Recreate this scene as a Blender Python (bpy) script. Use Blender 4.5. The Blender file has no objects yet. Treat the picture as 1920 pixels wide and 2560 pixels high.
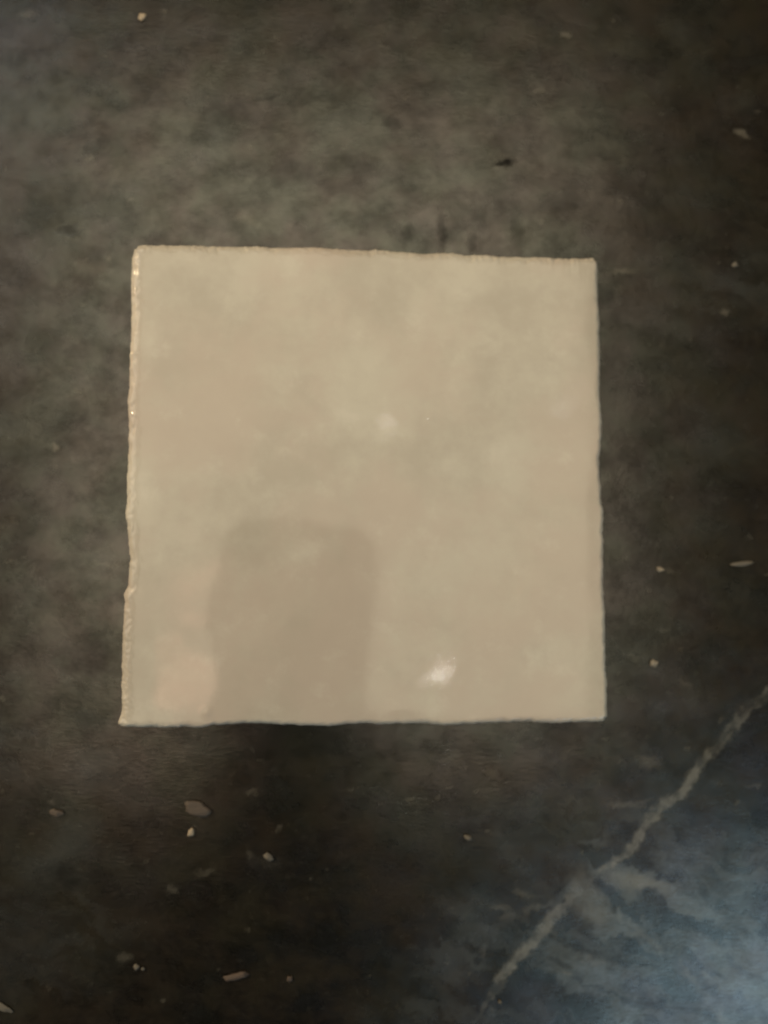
import bpy, bmesh, math, random
import numpy as np
from mathutils import Vector, Matrix, noise as mnoise

random.seed(4)
scene = bpy.context.scene
COL = scene.collection

# ------------------------------------------------------------------ camera
FPX, CX, CY = 1922.0, 960.0, 1280.0          # focal length and centre for a 1920 x 2560 frame
H_TILE = 0.0095                              # thickness of the tile
CAM_H = 0.161 + H_TILE                       # lens above the worktop
def cdir(x, y): return Vector(((x - CX) / FPX, -(y - CY) / FPX, -1.0))
zc = -cdir(880, 1400).normalized()           # the plumb line leaves the frame centre by a few degrees
yc = Vector((0, 1, 0)); yc = (yc - yc.dot(zc) * zc).normalized()
xc = yc.cross(zc)
W2C = Matrix((xc, yc, zc))                   # rows: world axes written in camera axes
CAM = Vector((0, 0, CAM_H))
def at(x, y, z=0.0):                         # photo position (1920 x 2560) -> point on the level z
    v = W2C @ cdir(x, y)
    return CAM + v * ((CAM_H - z) / -v.z)
def at9(x, y, z=0.0): return at(x * 1.15732, y * 1.15732, z)   # the same from the 1659 px wide view

cd = bpy.data.cameras.new('camera'); cam = bpy.data.objects.new('camera', cd); COL.objects.link(cam)
cam.matrix_world = Matrix.Translation(CAM) @ W2C.to_4x4()
cd.sensor_fit = 'VERTICAL'; cd.sensor_height = 36.0; cd.sensor_width = 27.0
cd.lens = FPX / 2560 * 36.0
cd.clip_start = 0.002; cd.clip_end = 50
cd.dof.use_dof = True; cd.dof.focus_distance = 0.14; cd.dof.aperture_fstop = 9
scene.camera = cam

# ------------------------------------------------------------------ world and lamps
w = bpy.data.worlds.new('World'); scene.world = w; w.use_nodes = True
bg = w.node_tree.nodes['Background']; bg.inputs[0].default_value = (0.9, 0.80, 0.62, 1); bg.inputs[1].default_value = 0.02
def area(name, loc, aim, sx, sy, radiance, col, spread=180):
    d = bpy.data.lights.new(name, 'AREA'); d.shape = 'RECTANGLE'; d.size = sx; d.size_y = sy
    d.energy = radiance * math.pi * sx * sy; d.color = col; d.spread = math.radians(spread)
    o = bpy.data.objects.new(name, d); COL.objects.link(o); o.location = loc
    o.rotation_euler = (Vector(aim) - Vector(loc)).to_track_quat('-Z', 'Y').to_euler()
    return o
area('lit_ceiling', (-0.07, 0.37, 1.6), (-0.07, 0.37, 0), 1.28, 1.52, 2.75, (1.0, 0.875, 0.63))
area('window', (1.22, -1.53, 1.75), (0, 0, 0), 1.05, 1.05, 5.2, (0.52, 0.79, 1.0))
area('side_window', (-1.35, 1.75, 1.5), (0, 0, 0), 0.8, 0.8, 2.2, (0.66, 0.85, 1.0))
area('bright_wall', (-1.45, 0.6, 1.0), (0, 0, 0.1), 1.6, 1.3, 2.2, (1.0, 0.96, 0.87))
pl = bpy.data.lights.new('warm_lamp', 'POINT'); pl.energy = 34; pl.color = (1.0, 0.74, 0.40); pl.shadow_soft_size = 0.035
po = bpy.data.objects.new('warm_lamp', pl); COL.objects.link(po); po.location = (-1.0, 0.52, 0.56)

for k, (x, y, e) in enumerate(((932, 1458, 0.24), (800, 925, 0.10), (1240, 875, 0.028))):   # recessed ceiling spots mirrored in the glaze
    p = at9(x, y, H_TILE); v = p - CAM
    d = bpy.data.lights.new('ceiling_spot', 'POINT'); d.energy = e; d.shadow_soft_size = 0.0065; d.color = (1.0, 0.97, 0.92)
    o = bpy.data.objects.new('ceiling_spot', d); COL.objects.link(o); o.location = p + Vector((v.x, v.y, -v.z)) * (1.5 / -v.z)

for x, y, z, sx, sy, rad in ((440, 1245, 0.95, 0.030, 0.070, 2.0), (424, 1325, 0.9, 0.036, 0.055, 1.8), (345, 1425, 0.95, 0.045, 0.050, 2.2), (378, 1492, 1.0, 0.050, 0.085, 3.4), (330, 1500, 0.9, 0.03, 0.05, 1.6)):   # unseen peach lights added overhead for a warm patch in the glaze
    p = at9(x, y, H_TILE); v = p - CAM
    o = area('added_peach_light', p + Vector((v.x, v.y, -v.z)) * (z / -v.z), (p.x, p.y, 0), sx, sy, rad, (1.0, 0.50, 0.33)); o.data.shape = 'ELLIPSE'

vs = scene.view_settings
vs.view_transform = 'Standard'; vs.look = 'None'; vs.exposure = 0.0; vs.gamma = 1.0
try: scene.cycles.use_denoising = True
except Exception: pass

# ------------------------------------------------------------------ helpers
class NT:
    def __init__(s, name):
        s.m = bpy.data.materials.new(name); s.m.use_nodes = True
        s.t = s.m.node_tree; s.b = s.t.nodes['Principled BSDF']
    def put(s, v, sock):
        if isinstance(v, bpy.types.NodeSocket): s.t.links.new(v, sock)
        elif v is not None: sock.default_value = v
    def math(s, op, a, b=None, c=None, clamp=False):
        n = s.t.nodes.new('ShaderNodeMath'); n.operation = op; n.use_clamp = clamp
        for i, v in enumerate((a, b, c)): s.put(v, n.inputs[i])
        return n.outputs[0]
    def vmath(s, op, a, b=None):
        n = s.t.nodes.new('ShaderNodeVectorMath'); n.operation = op
        s.put(a, n.inputs[0]); s.put(b, n.inputs[1])
        return n.outputs['Value'] if op in ('LENGTH', 'DISTANCE', 'DOT_PRODUCT') else n.outputs[0]
    def noise(s, vec, scale, detail=4, rough=0.55, dist=0.0, col=False):
        n = s.t.nodes.new('ShaderNodeTexNoise'); s.put(vec, n.inputs['Vector'])
        n.inputs['Scale'].default_value = scale; n.inputs['Detail'].default_value = detail
        n.inputs['Roughness'].default_value = rough; n.inputs['Distortion'].default_value = dist
        return n.outputs['Color' if col else 'Fac']
    def ramp(s, f, lo, hi, a=0.0, b=1.0, smooth=True):
        n = s.t.nodes.new('ShaderNodeMapRange'); n.interpolation_type = 'SMOOTHSTEP' if smooth else 'LINEAR'
        s.put(f, n.inputs[0])
        for i, v in enumerate((lo, hi, a, b)): s.put(v, n.inputs[i + 1])
        return n.outputs[0]
    def mix(s, f, a, b, mode='MIX'):
        n = s.t.nodes.new('ShaderNodeMix'); n.data_type = 'RGBA'; n.blend_type = mode
        s.put(f, n.inputs[0])
        for v, k in ((a, 6), (b, 7)):
            if isinstance(v, tuple): v = (*v, 1) if len(v) == 3 else v
            s.put(v, n.inputs[k])
        return n.outputs[2]
    def mapping(s, vec, loc=(0, 0, 0), rot=(0, 0, 0), sc=(1, 1, 1), kind='POINT'):
        n = s.t.nodes.new('ShaderNodeMapping'); n.vector_type = kind; s.put(vec, n.inputs[0])
        n.inputs['Location'].default_value = loc; n.inputs['Rotation'].default_value = rot; n.inputs['Scale'].default_value = sc
        return n.outputs[0]
    def curve(s, f, pts):
        n = s.t.nodes.new('ShaderNodeFloatCurve'); c = n.mapping.curves[0]
        while len(c.points) < len(pts): c.points.new(0.5, 0.5)
        for p, (x, y) in zip(c.points, pts): p.location = (x, y); p.handle_type = 'AUTO'
        n.mapping.update(); s.put(f, n.inputs['Value'])
        return n.outputs[0]
    def bump(s, h, strength, dist, normal=None):
        n = s.t.nodes.new('ShaderNodeBump'); s.put(h, n.inputs['Height'])
        n.inputs['Strength'].default_value = strength; n.inputs['Distance'].default_value = dist
        if normal is not None: s.put(normal, n.inputs['Normal'])
        return n.outputs[0]
    def coords(s, scale=1000.0):
        g = s.t.nodes.new('ShaderNodeTexCoord')
        return s.vmath('MULTIPLY', g.outputs['Object'], (scale,) * 3)

def mesh_obj(name, verts, faces, mat, parent=None, smooth=True):
    me = bpy.data.meshes.new(name); me.from_pydata([tuple(v) for v in verts], [], faces); me.update()
    if smooth: me.polygons.foreach_set('use_smooth', [True] * len(me.polygons))
    me.materials.append(mat)
    o = bpy.data.objects.new(name, me); COL.objects.link(o); o.parent = parent
    return o
def tag(o, label, cat, group=None):
    o['label'] = label; o['category'] = cat
    if group: o['group'] = group

# ------------------------------------------------------------------ stone
def vnoise(x, y, seed):                                # smooth value noise on arrays
    xi = np.floor(x).astype(np.int64); yi = np.floor(y).astype(np.int64); fx = x - xi; fy = y - yi
    fx = fx * fx * fx * (fx * (fx * 6 - 15) + 10); fy = fy * fy * fy * (fy * (fy * 6 - 15) + 10)
    def h(a, b):
        v = (a * 374761393 + b * 668265263 + seed * 1442695041) & 0xffffffff
        v = ((v ^ (v >> 13)) * 1274126177) & 0xffffffff
        return ((v ^ (v >> 16)) & 0xffff) / 65535.0
    return (h(xi, yi) * (1 - fx) + h(xi + 1, yi) * fx) * (1 - fy) + (h(xi, yi + 1) * (1 - fx) + h(xi + 1, yi + 1) * fx) * fy
def fbm(x, y, seed, oct=5, gain=0.55):
    t = 0.0; a = 1.0; n = 0.0
    for o in range(oct):
        t = t + a * vnoise(x * 2 ** o + 17.3 * o, y * 2 ** o - 9.1 * o, seed + o); n += a; a *= gain
    return t / n
def sstep(v, lo, hi):
    t = np.clip((v - lo) / (hi - lo), 0, 1); return t * t * (3 - 2 * t)

xs = np.concatenate([np.arange(-650, -150, 25.0), np.arange(-150, -94, 3.0), np.arange(-94, 106, 0.36), np.arange(106, 180, 3.0), np.arange(180, 751, 25.0)])
ys = np.concatenate([np.arange(-450, -190, 20.0), np.arange(-190, -122, 3.0), np.arange(-122, 146, 0.36), np.arange(146, 220, 3.0), np.arange(220, 471, 25.0)])
gx, gy = np.meshgrid(xs, ys)
wx = gx + 9 * (fbm(gx * .12, gy * .12, 3) - .5) + 3.2 * (fbm(gx * .6, gy * .6, 31) - .5)
wy = gy + 9 * (fbm(gx * .12, gy * .12, 57) - .5) + 3.2 * (fbm(gx * .6, gy * .6, 83) - .5)
fx_ = gx + 2.2 * (fbm(gx * .7, gy * .7, 101, 4, .65) - .5); fy_ = gy + 2.2 * (fbm(gx * .7, gy * .7, 131, 4, .65) - .5)
def blob(px, py, rx, ry, ang, X, Y, soft):
    c = at9(px, py) * 1000; a = math.radians(ang)
    dx, dy = X - c.x, Y - c.y
    u = (dx * math.cos(a) + dy * math.sin(a)) / rx; v = (-dx * math.sin(a) + dy * math.cos(a)) / ry
    return 1 - sstep(np.sqrt(u * u + v * v), 1 - soft, 1 + soft)
# cloudy pale veils of the slab, drawn out in one direction
a24 = math.radians(-22)
su = (wx * math.cos(a24) + wy * math.sin(a24)); sv = (-wx * math.sin(a24) + wy * math.cos(a24))
wisp = sstep(fbm(su * .06, sv * .24, 211, 6, .64), .38, .70)
veil = np.zeros_like(gx)
for q in ((1490, 2030, 34, 15, -34, 1.0), (1330, 2130, 26, 12, -12, 0.85), (1180, 1920, 17, 10, 35, 0.34),
          (1570, 1880, 20, 10, 0, 0.55), (1050, 2030, 18, 10, 40, 0.45), (1610, 2150, 22, 14, 0, 0.9), (1000, 2210, 18, 7, 0, 0.4),
          (60, 1560, 20, 11, 25, 0.22), (100, 2010, 18, 14, 40, 0.18), (240, 1180, 16, 9, 20, 0.16), (1420, 1490, 11, 7, 10, 0.20),
          (420, 1260, 10, 5, 20, 0.12), (1560, 640, 16, 10, 30, 0.16), (720, 470, 34, 12, 10, 0.10), (300, 650, 22, 10, 10, 0.12), (1560, 960, 9, 7, 0, .10),
          (1800, 2300, 60, 30, -30, 0.8)):
    veil = np.maximum(veil, q[5] * blob(*q[:5], wx, wy, 0.8))
veil *= (0.08 + 0.62 * wisp)
for q in ((130, 1840, 8, 4.6, 35, .17), (205, 1655, 6, 4, 10, .17), (1535, 950, 5, 5, 0, .09), (455, 310, 5, 3, 60, .12), (240, 470, 6, 4, 20, .07)):
    veil = np.maximum(veil, q[5] * blob(*q[:5], wx, wy, 0.9))
# the quartz vein: distance to its course
path = np.array([[*(at9(x, y) * 1000)[:2]] for x, y in ((2050, 1130), (1900, 1265), (1780, 1385), (1690, 1468), (1659, 1498), (1612, 1532), (1585, 1568), (1562, 1600), (1520, 1638), (1498, 1668), (1488, 1695), (1470, 1718),
        (1440, 1732), (1418, 1752), (1395, 1778), (1378, 1812), (1358, 1845), (1325, 1862), (1300, 1878), (1275, 1896), (1238, 1936), (1205, 1972), (1180, 1998), (1150, 2036),
        (1122, 2064), (1098, 2092), (1080, 2120), (1060, 2152), (1040, 2185), (1005, 2240))])
wid = 0.72 * np.array([1.3, 1.3, 1.2, 1.1, 1.15, 1.35, 1.3, 1.1, 1.2, 1.35, 1.3, 1.2, 1.5, 1.2, 1.1, 1.1, 1.15, 1.0, .8, .9, 1.3, 1.6, 1.5, 1.4, 1.35, 1.4, 1.2, .9, .4, .1])
amp = np.array([.7, .7, .7, .7, .6, .6, .65, .7, .85, 1, .95, .9, 1, .95, .95, .95, 1, 1.1, .8, .6, .7, .85, 1, 1.05, 1.05, 1.2, 1.1, .8, .35, 0])
best = np.full_like(gx, 1e9); bamp = np.zeros_like(gx)
near = (gx > -20) & (gy < 40)
nx_, ny_ = fx_[near], fy_[near]; bb = best[near]; ba = bamp[near]
for k in range(len(path) - 1):
    p, d = path[k], path[k + 1] - path[k]
    t = np.clip(((nx_ - p[0]) * d[0] + (ny_ - p[1]) * d[1]) / (d @ d), 0, 1)
    r = np.hypot(nx_ - p[0] - t * d[0], ny_ - p[1] - t * d[1]) / (wid[k] * (1 - t) + wid[k + 1] * t)
    m = r < bb; bb = np.where(m, r, bb); ba = np.where(m, amp[k] * (1 - t) + amp[k + 1] * t, ba)
best[near] = bb; bamp[near] = ba
core = 1 - sstep(best, .15, 2.0)
rim = np.exp(-((best - .85) / .35) ** 2)               # slightly brighter selvedges
vein = bamp * core * (.55 + .35 * rim) * (.22 + .85 * sstep(fbm(gx * .38, gy * .38, 301, 5, .62), .30, .66))
tri = np.maximum(blob(1262, 1935, 3.2, 5.4, 12, fx_, fy_, .45), blob(1285, 1968, 3.6, 2.2, -10, fx_, fy_, .5))
vein = np.maximum(.82 * vein, .24 * tri); vein = np.maximum(vein, .4 * blob(1370, 1905, 6.5, 1.6, -10, fx_, fy_, .7) * wisp)
def hair(pts, w_, k):                                   # hairline branches of the vein
    global vein
    q = np.array([[*(at9(x, y) * 1000)[:2]] for x, y in pts]); r = np.full_like(gx, 1e9)
    for i in range(len(q) - 1):
        d = q[i + 1] - q[i]; t = np.clip(((fx_ - q[i][0]) * d[0] + (fy_ - q[i][1]) * d[1]) / (d @ d), 0, 1)
        r = np.minimum(r, np.hypot(fx_ - q[i][0] - t * d[0], fy_ - q[i][1] - t * d[1]))
    vein = np.maximum(vein, k * (1 - sstep(r, 0, w_)) * (.2 + .8 * sstep(fbm(gx * .3, gy * .3, 411, 4), .35, .6)))
hair(((1275, 1896), (1320, 1965), (1400, 2030), (1500, 2120), (1600, 2260)), 1.3, .22)
hair(((1440, 1732), (1400, 1728), (1330, 1740)), .7, .22)
hair(((1225, 1955), (1150, 1960), (1090, 1985), (1040, 2060)), 1.1, .20)
hair(((1180, 1998), (1240, 2060), (1330, 2090)), 1.2, .18)
hair(((1498, 1668), (1540, 1690), (1640, 1700)), .8, .12)
fleck = np.zeros_like(gx)
for q in ((60, 30, 1.6, 1.0, 0, .10), (118, 966, .8, .5, 0, .30), (540, 475, 2.2, .7, -30, .12), (640, 548, .9, .5, 0, .2),
          (1600, 288, 1.5, .7, -25, .26), (1222, 74, 1.1, .7, 0, .22), (1165, 196, 1.3, .5, 25, .12), (1566, 676, 1.1, .5, 0, .2),
          (200, 575, 3.4, 1.5, 0, .08), (232, 562, .5, .9, 0, .2), (1345, 586, 2.8, .6, 5, .16), (330, 1182, 1.8, .5, -10, .14), (228, 1217, 2.0, .4, -15, .14),
          (545, 1712, .9, .5, 0, .16), (540, 1846, 1.0, .6, -10, .12), (572, 1862, 3.0, 1.0, -10, .04), (1440, 1232, 2.0, .5, -12, .12),
          (445, 1885, 1.6, .7, 0, .12), (372, 1922, 1.1, .8, 0, .14), (270, 2068, 1.6, .9, 10, .14), (1062, 1672, 1.6, .7, -20, .10), (1350, 1738, 4, .6, -4, .12),
          (1400, 1645, 2.6, 1.2, -15, .12), (897, 2245, .9, .3, 0, .2), (1365, 1418, 2.2, .5, -6, .12), (1480, 1478, 1.6, .5, -35, .08), (880, 1725, .9, .4, 10, .14),
          (770, 1703, 1.6, .3, 10, .10), (1128, 1930, 2.2, .5, -12, .14), (1080, 1960, 2.2, .5, -12, .12), (1430, 1360, 1.2, .3, 0, .1)):
    fleck = np.maximum(fleck, 0.6 * q[5] * blob(*q[:5], fx_, fy_, 0.8))
rs = np.random.RandomState(5)
for _ in range(150):                                   # stray specks
    x, y = rs.uniform(0, 1659), rs.uniform(0, 2212)
    fleck = np.maximum(fleck, rs.uniform(.03, .10) * blob(x, y, rs.uniform(.25, .8), rs.uniform(.2, .4), rs.uniform(-40, 40), fx_, fy_, .7))
pit_smudge = np.zeros_like(gx)  # stone pits, plus darker smudges along the tile's top edge
for q in ((146, 496, 2.3, 1.0, -6, 1.0), (1090, 351, 2.3, .7, 14, .95), (575, 210, 3.0, .3, 16, .5), (955, 500, .9, 4.4, 0, .5), (1022, 524, 1.2, 1.9, 0, .5),
          (880, 505, 1.0, 2.4, -15, .35), (1118, 515, 1.6, 4.0, 0, .28), (800, 15, 3.4, 3.0, 0, .4), (863, 82, 3, 2.8, 0, .4), (845, 263, 1.7, 1.1, 0, .5),
          (24, 922, 2.6, 2.4, 0, .45), (1312, 640, 2.4, 2.2, 0, .4), (150, 1900, 3.4, 2.4, -20, .6), (1480, 80, 6.0, 3.0, -20, .28), (1590, 220, 4.0, 4.0, 0, .25),
          (740, 345, 5, 3.6, 0, .2), (640, 355, 6, 4, 10, .2), (210, 1425, 7, 4, 0, .22), (520, 235, 6.0, 2.4, 10, .2), (1230, 440, 6, 3, 20, .15), (430, 1450, 7, 5, 0, .2)):
    pit_smudge = np.maximum(pit_smudge, q[5] * blob(*q[:5], fx_, fy_, 0.75))

def stone():
    n = NT('dark_stone'); P = n.coords()
    at_ = lambda k: (lambda nd: (setattr(nd, 'attribute_name', k), nd.outputs['Fac'])[1])(n.t.nodes.new('ShaderNodeAttribute'))
    mid = n.noise(n.mapping(P, rot=(0, 0, 0.35), sc=(0.9, 1.15, 1)), 0.085, 7, 0.72); hue = n.noise(P, 0.055, 4, 0.6); fine = n.noise(P, 0.7, 3, 0.6)
    ground = n.mix(n.ramp(mid, 0.38, 0.64), (0.0028, 0.0021, 0.0010), (0.0160, 0.0127, 0.0082))
    tint = n.mix(n.ramp(hue, 0.38, 0.62), (0.97, 1.0, 0.935), (1.0, 0.935, 0.925))
    ground = n.mix(1.0, ground, tint, 'MULTIPLY'); n.put(tint, n.b.inputs['Specular Tint'])
    ground = n.mix(n.ramp(fine, 0.55, 0.85, 0, 0.22), ground, (0.07, 0.065, 0.052))
    col = n.mix(at_('veil'), ground, (0.098, 0.106, 0.104))
    col = n.mix(at_('vein'), col, (0.18, 0.168, 0.140))
    col = n.mix(at_('fleck'), col, (0.42, 0.37, 0.28))
    pit_smudge = at_('pit_smudge')
    col = n.mix(pit_smudge, col, (0.004, 0.0035, 0.0025))
    n.put(col, n.b.inputs['Base Color'])
    rough = n.ramp(mid, 0.3, 0.7, 0.29, 0.21)
    n.put(n.math('ADD', rough, n.math('MULTIPLY', pit_smudge, 0.3)), n.b.inputs['Roughness'])
    sp = n.ramp(n.noise(n.mapping(P, loc=(7, 90, 0), rot=(0, 0, -0.5), sc=(0.9, 1.1, 1)), 0.10, 8, 0.74), 0.32, 0.68, 0.38, 0.82)
    n.put(n.math('SUBTRACT', sp, n.math('MULTIPLY', pit_smudge, 0.32)), n.b.inputs['Specular IOR Level'])
    h = n.math('ADD', n.noise(n.mapping(P, rot=(0, 0, 0.2), sc=(0.5, 1.3, 1)), 1.3, 4, 0.7), n.math('MULTIPLY', pit_smudge, -1.6))
    n.put(n.bump(h, 0.35, 0.00009), n.b.inputs['Normal'])
    return n.m
STONE = stone()
ny, nx = gx.shape
zz = np.zeros_like(gx)
sk = lambda a: a.reshape(-1)
me = bpy.data.meshes.new('countertop')
ii = np.arange(ny * nx).reshape(ny, nx)
quads = np.stack([ii[:-1, :-1], ii[:-1, 1:], ii[1:, 1:], ii[1:, :-1]], -1).reshape(-1, 4)
edge = np.concatenate([ii[0, :-1], ii[:-1, -1], ii[-1, :0:-1], ii[:0:-1, 0]]); ne = len(edge)
co = np.stack([sk(gx), sk(gy), sk(zz)], -1) * .001
low = co[edge].copy(); low[:, 2] = -.03
co = np.concatenate([co, low]); lo = np.arange(ne) + ny * nx
side = np.stack([edge, lo, np.roll(lo, -1), np.roll(edge, -1)], -1)
quads = np.concatenate([quads, side, ])
me.vertices.add(len(co)); me.vertices.foreach_set('co', co.reshape(-1))
me.loops.add(quads.size); me.loops.foreach_set('vertex_index', quads.reshape(-1).astype(np.int32))
me.polygons.add(len(quads)); me.polygons.foreach_set('loop_start', np.arange(0, quads.size, 4, dtype=np.int32))
me.update(calc_edges=True); me.validate()
for k, v in (('veil', veil), ('vein', vein), ('fleck', fleck), ('pit_smudge', pit_smudge)):
    at_ = me.attributes.new(k, 'FLOAT', 'POINT')
    at_.data.foreach_set('value', np.concatenate([np.clip(sk(v), 0, 1), np.zeros(ne)]).astype(np.float32))
me.materials.append(STONE)
top = bpy.data.objects.new('countertop', me); COL.objects.link(top)
top['kind'] = 'structure'; top['label'] = 'dark brown and charcoal stone worktop with one pale quartz vein'

# ------------------------------------------------------------------ the tile
LEFT = [(333, 613), (328, 678), (327, 726), (329, 770), (327, 817), (325.5, 878), (323, 912), (324, 961), (319, 997), (320, 1034), (321, 1070), (320.5, 1124), (317, 1187),
        (316, 1242), (315, 1270), (313, 1294), (318.5, 1318), (319, 1340), (321, 1368), (325, 1396), (321.5, 1432), (320, 1462), (308.5, 1486), (310, 1513), (307, 1558),
        (305, 1604), (303.5, 1658), (304.5, 1680), (303, 1720), (304, 1774), (300, 1790), (291, 1812)]
RIGHT = [(1493, 643), (1494, 663), (1493, 719), (1495, 757), (1497.5, 804), (1498, 851), (1499, 898), (1499, 960), (1499.5, 1000), (1503, 1036), (1504, 1081), (1501, 1117), (1498, 1145),
         (1498, 1181), (1501, 1217), (1502, 1253), (1507, 1271), (1507.5, 1298), (1505, 1334), (1507.5, 1353), (1506.6, 1398), (1507, 1466), (1511, 1524), (1512, 1600),
         (1512, 1654), (1516, 1708), (1517, 1754), (1517, 1801)]
TOP = [(333, 613), (361, 611), (383, 613), (416, 612.5), (433, 614), (456, 612.5), (520, 614.5), (600, 615.7), (660, 616), (675, 620), (696, 618.6), (715, 620), (740, 618.5), (773, 618.6), (802, 618.6),
       (841, 622), (872, 624.6), (923, 625), (942, 623), (995, 628), (1052, 633.5), (1100, 632.5), (1133, 632), (1162, 637.5), (1209, 636), (1249, 641), (1310, 642), (1365, 644), (1423, 646.5), (1470, 645), (1493, 643)]
BOT = [(291, 1812), (305, 1817), (351, 1817), (415, 1818), (453, 1815.5), (478, 1818), (505, 1818), (540, 1811), (588, 1809), (636, 1807), (690, 1810), (752, 1813), (827, 1814.5), (874, 1809.5), (915, 1808), (960, 1810),
       (1047, 1807.6), (1122, 1812), (1203, 1807.6), (1307, 1803), (1376, 1806.5), (1452, 1805), (1500, 1803), (1517, 1801)]
NG = 400
def grid_param():                                     # finer towards the edges
    t = np.linspace(-1, 1, NG + 1)
    return 0.5 + 0.5 * np.sign(t) * (1 - (1 - np.abs(t)) ** 1.45)
G = grid_param()
def polyline(pts, seed):
    p = np.array([at(x, y, H_TILE - 0.0009)[:2] for x, y in pts])
    s = np.concatenate([[0], np.cumsum(np.linalg.norm(np.diff(p, axis=0), axis=1))]); s /= s[-1]
    q = np.stack([np.interp(G, s, p[:, k]) for k in (0, 1)], 1)
    m = q.copy()                                      # round the corners of the trace a little
    for _ in range(2): m[1:-1] = 0.25 * m[:-2] + 0.5 * m[1:-1] + 0.25 * m[2:]
    d = m[-1] - m[0]; nrm = np.array([-d[1], d[0]]) / np.linalg.norm(d)
    for i in range(1, NG):                            # fine nibbled ripple of a hand-cut edge
        e = min(1, min(G[i], 1 - G[i]) * 25)
        r = mnoise.noise((G[i] * 62, seed, 0.3)) * 0.00016 + mnoise.noise((G[i] * 150, seed + 5, 0.7)) * 0.00012
        m[i] += nrm * r * e
    return m
cT, cB, cL, cR = polyline(TOP, 1.3), polyline(BOT, 7.7), polyline(LEFT, 13.1), polyline(RIGHT, 21.9)
S_, T_ = np.meshgrid(G, G, indexing='xy')             # S along x, T from top to bottom
XY = np.zeros((NG + 1, NG + 1, 2))
for k in (0, 1):
    XY[..., k] = ((1 - T_) * cT[None, :, k] + T_ * cB[None, :, k] + (1 - S_) * cL[:, None, k] + S_ * cR[:, None, k]
                  - (1 - S_) * (1 - T_) * cT[0, k] - S_ * (1 - T_) * cT[-1, k] - (1 - S_) * T_ * cB[0, k] - S_ * T_ * cB[-1, k])
# pull the very corners in so that they are rounded, except the pointed lower left one
SZ = 0.1
dl, dr, dt, db = S_ * SZ, (1 - S_) * SZ, T_ * SZ, (1 - T_) * SZ
Z = np.zeros_like(S_)
def soft_round(d, wdt, drop): return drop * np.clip(1 - d / wdt, 0, 1) ** 3
for j in range(NG + 1):
    for i in range(NG + 1):
        x, y = XY[j, i] * 1000
        Z[j, i] = (mnoise.noise((x * 0.030, y * 0.034, 4.1)) * 0.16 + mnoise.noise((x * 0.075, y * 0.08, 9.2)) * 0.058 + mnoise.noise((x * 0.22, y * 0.24, 2.2)) * 0.0035) * 0.001
        rip = mnoise.noise((x * 1.1, y * 1.1, 1.0)) * 0.45 + mnoise.noise((x * 0.4, y * 0.4, 6.0)) * 0.4
        e = 0.0
        for d, wd, dp in ((dl[j, i], 2.7, 0.9), (dr[j, i], 1.3, 0.7), (dt[j, i], 2.2, 0.8), (db[j, i], 1.3, 0.7)):
            w_ = wd * 0.001 * (1 + 0.7 * rip)
            e += soft_round(d, w_, dp * 0.001 * (1 + 0.25 * rip)) + 0.00035 * max(0, 1 - d / 0.009) ** 3 * (1 if wd != 1.3 else 0.12)
        rim = min(dl[j, i], dt[j, i] * 1.3)
        e += 0.00016 * max(0, 1 - rim / 0.003) * mnoise.noise((x * 1.3, y * 1.3, 8.0))
        Z[j, i] -= min(e, 0.0022)
def pimple(x, y, r, h):                               # kiln blebs and a pinhole in the glaze
    c = at9(x, y, H_TILE)
    d2 = (XY[..., 0] - c.x) ** 2 + (XY[..., 1] - c.y) ** 2
    return h * np.exp(-d2 / (2 * r * r))
for x, y, r, h in ((930, 903, 0.0008, 0.00008), (447, 1540, 0.0006, 0.00012),
                   (865, 1530, 0.0016, 0.00004), (1128, 1280, 0.0008, 0.00007), (1022, 1565 - 4, 0.0006, 0.0001), (450, 680, 0.001, 0.00008)):
    Z += pimple(x, y, r, h)
Z += H_TILE
# round off three corners
CR = 0.0011
def corner_pull(ci, cj):
    c = XY[cj, ci].copy()
    si = 1 if ci == 0 else -1; sj = 1 if cj == 0 else -1
    ctr = c + np.array([si * CR, -sj * CR])
    d = XY - ctr
    inside = (d[..., 0] * si < 0) & (d[..., 1] * -sj < 0)
    a = np.maximum(np.abs(d[..., 0]), np.abs(d[..., 1])); r = np.linalg.norm(d, axis=-1)
    f = np.where(inside & (r > 1e-9), a / np.maximum(r, 1e-9), 1.0)
    XY[:] = ctr + d * f[..., None]
for ci, cj in ((0, 0), (NG, 0), (NG, NG)): corner_pull(ci, cj)

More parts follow.
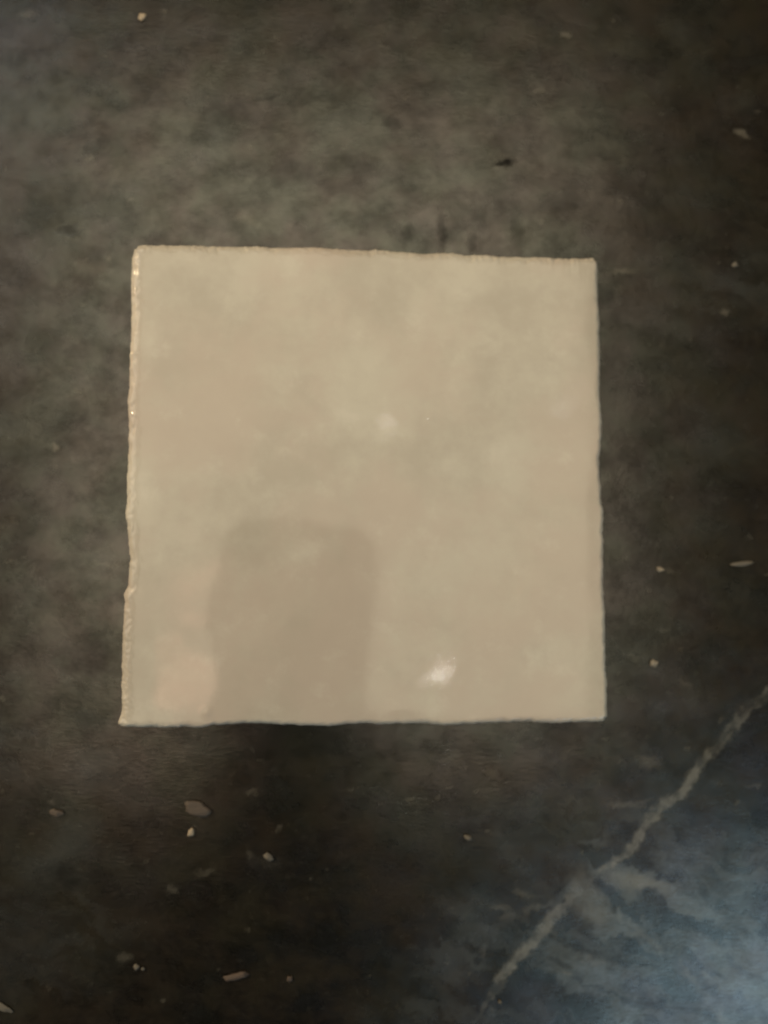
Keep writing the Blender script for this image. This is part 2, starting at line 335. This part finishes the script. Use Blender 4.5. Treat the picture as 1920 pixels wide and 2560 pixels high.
def glaze():
    n = NT('cream_glaze'); P = n.coords()
    a = n.noise(P, 0.055, 5, 0.62); b = n.noise(P, 0.12, 6, 0.66); c = n.noise(n.mapping(P, loc=(40, 11, 0)), 0.038, 4, 0.6)
    col = n.mix(n.ramp(a, 0.34, 0.66), (0.362, 0.314, 0.250), (0.434, 0.386, 0.310))
    col = n.mix(n.ramp(c, 0.42, 0.66, 0, 0.75), col, (0.408, 0.334, 0.270))
    col = n.mix(n.ramp(b, 0.52, 0.78, 0, 0.42), col, (0.520, 0.468, 0.388))
    speck = n.ramp(n.noise(P, 0.75, 4, 0.6), 0.69, 0.82, 0, 0.35)
    col = n.mix(speck, col, (0.35, 0.30, 0.225))
    n.put(col, n.b.inputs['Base Color'])
    n.b.inputs['Roughness'].default_value = 0.45
    n.b.inputs['Specular IOR Level'].default_value = 0.15
    n.b.inputs['Coat Weight'].default_value = 0.46
    n.put(n.ramp(n.noise(P, 0.10, 4, 0.6), 0.3, 0.7, 0.028, 0.05), n.b.inputs['Coat Roughness'])
    n.b.inputs['Coat IOR'].default_value = 1.5
    h = n.math('ADD', n.noise(P, 1.4, 3, 0.5), n.math('MULTIPLY', n.noise(P, 0.5, 2, 0.5), 1.5))
    bp = n.bump(h, 0.09, 0.00005)
    n.put(bp, n.b.inputs['Coat Normal']); n.put(bp, n.b.inputs['Normal'])
    return n.m
def clay():
    n = NT('bisque_clay'); P = n.coords()
    col = n.mix(n.noise(P, 0.5, 5, 0.6), (0.42, 0.35, 0.26), (0.58, 0.51, 0.40))
    n.put(col, n.b.inputs['Base Color']); n.b.inputs['Roughness'].default_value = 0.85
    n.put(n.bump(n.noise(P, 1.5, 5, 0.7), 0.6, 0.0002), n.b.inputs['Normal'])
    return n.m
tile = bpy.data.objects.new('ceramic_tile', None); COL.objects.link(tile)
cen = at(905, 1215, 0); tile.location = (cen.x, cen.y, 0)
tile.empty_display_size = 0.02
tag(tile, 'square cream glazed ceramic tile with wavy hand-cut edges lying on dark stone', 'tile')
idx = lambda j, i: j * (NG + 1) + i
V = [(XY[j, i, 0] - cen.x, XY[j, i, 1] - cen.y, Z[j, i]) for j in range(NG + 1) for i in range(NG + 1)]
F = [(idx(j, i), idx(j + 1, i), idx(j + 1, i + 1), idx(j, i + 1)) for j in range(NG) for i in range(NG)]
ring = [idx(0, i) for i in range(NG)] + [idx(j, NG) for j in range(NG)] + [idx(NG, i) for i in range(NG, 0, -1)] + [idx(j, 0) for j in range(NG, 0, -1)]
nr = len(ring); base = len(V)
# the glaze runs a little way over the rim
for k in ring:
    x, y, z = V[k]; V.append((x * 0.9995, y * 0.9995, z - 0.0005))
for k in ring:
    x, y, z = V[k]; V.append((x * 0.9965, y * 0.9965, z - 0.0013))
for q, (p0, p1) in enumerate(((ring, list(range(base, base + nr))), (list(range(base, base + nr)), list(range(base + nr, base + 2 * nr))))):
    for k in range(nr):
        m = (k + 1) % nr
        F.append((p0[k], p0[m], p1[m], p1[k]))
mesh_obj('glazed_face', V, F, glaze(), tile)
V2, F2 = [], []
rows = ((0.9955, -0.0009, None), (0.982, None, 0.0050), (0.968, None, 0.0018), (0.960, None, 0.0003))
for sc, dz, zz in rows:
    for q, k in enumerate(ring):
        x, y, z = V[k]
        jit = 1 + 0.004 * mnoise.noise((x * 600, y * 600, sc * 90))
        V2.append((x * sc * jit, y * sc * jit, z + dz if dz else zz))
for r in range(len(rows) - 1):
    for k in range(nr):
        m = (k + 1) % nr
        F2.append((r * nr + k, r * nr + m, (r + 1) * nr + m, (r + 1) * nr + k))
F2.append(tuple(range((len(rows) - 1) * nr, len(rows) * nr))[::-1])
mesh_obj('clay_body', V2, F2, clay(), tile)

# ------------------------------------------------------------------ crumbs lying on the stone
def crumb_mat(name, c0, c1, rough=0.75):
    n = NT(name); P = n.coords()
    n.put(n.mix(n.noise(P, 1.6, 4, 0.6), c0, c1), n.b.inputs['Base Color'])
    n.b.inputs['Roughness'].default_value = rough
    n.b.inputs['Subsurface Weight'].default_value = 0.0
    n.put(n.bump(n.noise(P, 3, 4, 0.6), 0.5, 0.0001), n.b.inputs['Normal'])
    return n.m
TAN = crumb_mat('tan_crumb', (0.050, 0.035, 0.024), (0.080, 0.058, 0.040))
PALE = crumb_mat('pale_crumb', (0.07, 0.058, 0.042), (0.12, 0.10, 0.072))
CREAM = crumb_mat('cream_crumb', (0.22, 0.17, 0.11), (0.36, 0.28, 0.19))
BROWN = crumb_mat('brown_crumb', (0.045, 0.028, 0.018), (0.085, 0.056, 0.036))
def crumb(name, px, py, lx, ly, lz, ang, mat, label, seed, cat='crumb', group=None, lift=0.0):
    bm = bmesh.new(); bmesh.ops.create_icosphere(bm, subdivisions=3, radius=0.5)
    for v in bm.verts:
        c = v.co.copy()
        k = 1 + 0.55 * mnoise.noise(c * 2.1 + Vector((seed * 3.7, seed, 1))) + 0.22 * mnoise.noise(c * 5.5 + Vector((seed, 2, seed * 1.9)))
        c *= k
        c.z = max(c.z, -0.30)
        c += c.normalized() * 0.09 * mnoise.noise(c * 13 + Vector((seed, seed, 3)))
        v.co = Vector((c.x * lx, c.y * ly, c.z * lz)) * 0.00088
    zmin = min(v.co.z for v in bm.verts)
    for v in bm.verts: v.co.z -= zmin
    for f in bm.faces: f.smooth = True
    me = bpy.data.meshes.new(name); bm.to_mesh(me); bm.free(); me.materials.append(mat)
    o = bpy.data.objects.new(name, me); COL.objects.link(o)
    p = at9(px, py); o.location = (p.x, p.y, 0.00005 + lift); o.rotation_euler = (0, 0, math.radians(ang))
    tag(o, label, cat, group)
    return o
crumb('crumb', 427, 1746, 6.4, 3.2, 0.9, -17, TAN, 'largest flat tan flake on the dark stone below the tile', 1.0, 'flake')
crumb('crumb', 414, 1796, 1.4, 2.0, 1.0, -20, CREAM, 'small bright cream crumb just under the large tan flake', 2.0)
crumb('crumb', 580, 1850, 2.3, 1.5, 0.8, -25, PALE, 'small pale crumb on the stone beside fine whitish dust flecks', 3.0)
crumb('crumb', 511, 2107, 5.6, 1.5, 0.8, 10, BROWN, 'long narrow reddish brown flake lying on the darkest stone', 4.0, 'flake')
crumb('crumb', 124, 1755, 2.8, 1.7, 0.7, -18, TAN, 'small dull tan crumb between two cloudy patches of stone', 5.0)
crumb('crumb', 1011, 1808, 2.0, 1.2, 0.9, -22, PALE, 'lone beige crumb on plain dark stone between tile and quartz vein', 6.0)
crumb('crumb', 1412, 1432, 2.1, 1.8, 0.8, 20, CREAM, 'round whitish crumb just up the stone from the quartz vein end', 7.0)
crumb('crumb', 1424, 1230, 1.8, 1.2, 0.7, -10, CREAM, 'tiny pale crumb with a faint tail beside the tile edge', 8.0)
crumb('crumb', 1602, 1218, 5.6, 1.2, 0.5, 9, PALE, 'thin long beige sliver lying apart on the stone beside the tile', 9.0, 'sliver')
crumb('crumb', 1080, 2163, 0.9, 0.9, 0.6, 0, PALE, 'pinhead sized cream crumb at the lower tip of the quartz vein', 10.0)
crumb('crumb', 295, 2088, 1.3, 1.1, 0.6, 0, PALE, 'slightly larger of two tiny pale crumbs lying side by side', 11.0, 'crumb', 'pair of tiny pale crumbs')
crumb('crumb', 310, 2091, 0.8, 0.75, 0.6, 40, PALE, 'slightly smaller of two tiny pale crumbs lying side by side', 12.0, 'crumb', 'pair of tiny pale crumbs')
crumb('crumb', 8, 2174, 4.6, 1.4, 0.6, -28, PALE, 'pale slim flake lying beyond the pair of tiny crumbs', 13.0, 'flake')
crumb('crumb', 626, 2113, 1.4, 1.3, 0.6, 30, BROWN, 'small ochre brown crumb near the long reddish flake', 14.0)
crumb('crumb', 308, 38, 2.0, 1.7, 0.5, 30, CREAM, 'whitish crumb lying alone on the greyest part of the stone', 15.0)
crumb('crumb', 1587, 573, 1.5, 1.3, 0.5, 0, PALE, 'tiny cream crumb on the brown stone off the tile corner', 16.0)
# ------------------------------------------------------------------ the phone mirrored in the glaze
def up(x, y, z):                                       # photo position -> point above, mirrored in the level tile face
    p = at9(x, y, H_TILE); v = (p - CAM); return p + Vector((v.x, v.y, -v.z)) * ((z - H_TILE) / -v.z)
GAP = 0.013
zp = CAM_H + GAP
pl_, pr_ = up(448, 1124, zp), up(806, 1152, zp)
PW = pr_.x - pl_.x; PH = PW * 2.05
def plain(name, col, rough, metal=0.0):
    n = NT(name); n.put(n.mix(n.noise(n.coords(), 0.3, 4, 0.6), col, tuple(c * 1.25 for c in col)), n.b.inputs['Base Color'])
    n.b.inputs['Roughness'].default_value = rough; n.b.inputs['Metallic'].default_value = metal
    return n.m
PB, PG, PL = plain('phone_metal', (0.03, 0.03, 0.032), 0.4, 1.0), plain('phone_glass', (0.012, 0.012, 0.013), 0.3), plain('lens_glass', (0.004, 0.004, 0.006), 0.05)
def rrect(w, h, r, z0, z1, cx=0, cy=0, seg=8):
    pts = []
    for sx, sy, a0 in ((1, 1, 0), (-1, 1, 90), (-1, -1, 180), (1, -1, 270)):
        for k in range(seg + 1):
            a = math.radians(a0 + 90 * k / seg)
            pts.append((cx + sx * (w / 2 - r) + r * math.cos(a), cy + sy * (h / 2 - r) + r * math.sin(a)))
    n = len(pts)
    V = [(x, y, z0) for x, y in pts] + [(x, y, z1) for x, y in pts]
    F = [tuple(range(n))[::-1], tuple(range(n, 2 * n))] + [(k, (k + 1) % n, n + (k + 1) % n, n + k) for k in range(n)]
    return V, F
phone = bpy.data.objects.new('phone', None); COL.objects.link(phone); phone.empty_display_size = 0.02
tag(phone, 'dark phone held flat above, showing as a rounded darker silhouette mirrored in the glaze', 'phone')
phone.matrix_world = Matrix.Translation(((pl_.x + pr_.x) / 2, pl_.y - PH / 2, zp)) @ W2C.to_4x4() @ Matrix.Rotation(math.radians(-4.5), 4, 'Z')
mesh_obj('body', *rrect(PW, PH, 0.0145, 0.0012, 0.0078), PB, phone, False)
mesh_obj('back_glass', *rrect(PW - 0.002, PH - 0.002, 0.0135, 0.0004, 0.00118), PG, phone, False)
mesh_obj('screen', *rrect(PW - 0.003, PH - 0.003, 0.013, 0.00782, 0.0084), PG, phone, False)
bump_ = mesh_obj('camera_bump', *rrect(0.028, 0.030, 0.007, -0.0014, 0.00038, PW / 2 - 0.017, PH / 2 - 0.018), PG, phone, False)
for dx, dy in ((-0.006, 0.007), (0.006, -0.006)):
    mesh_obj('lens', *rrect(0.0105, 0.0105, 0.00524, -0.0026, -0.00142, PW / 2 - 0.017 + dx, PH / 2 - 0.018 + dy), PL, bump_, False)
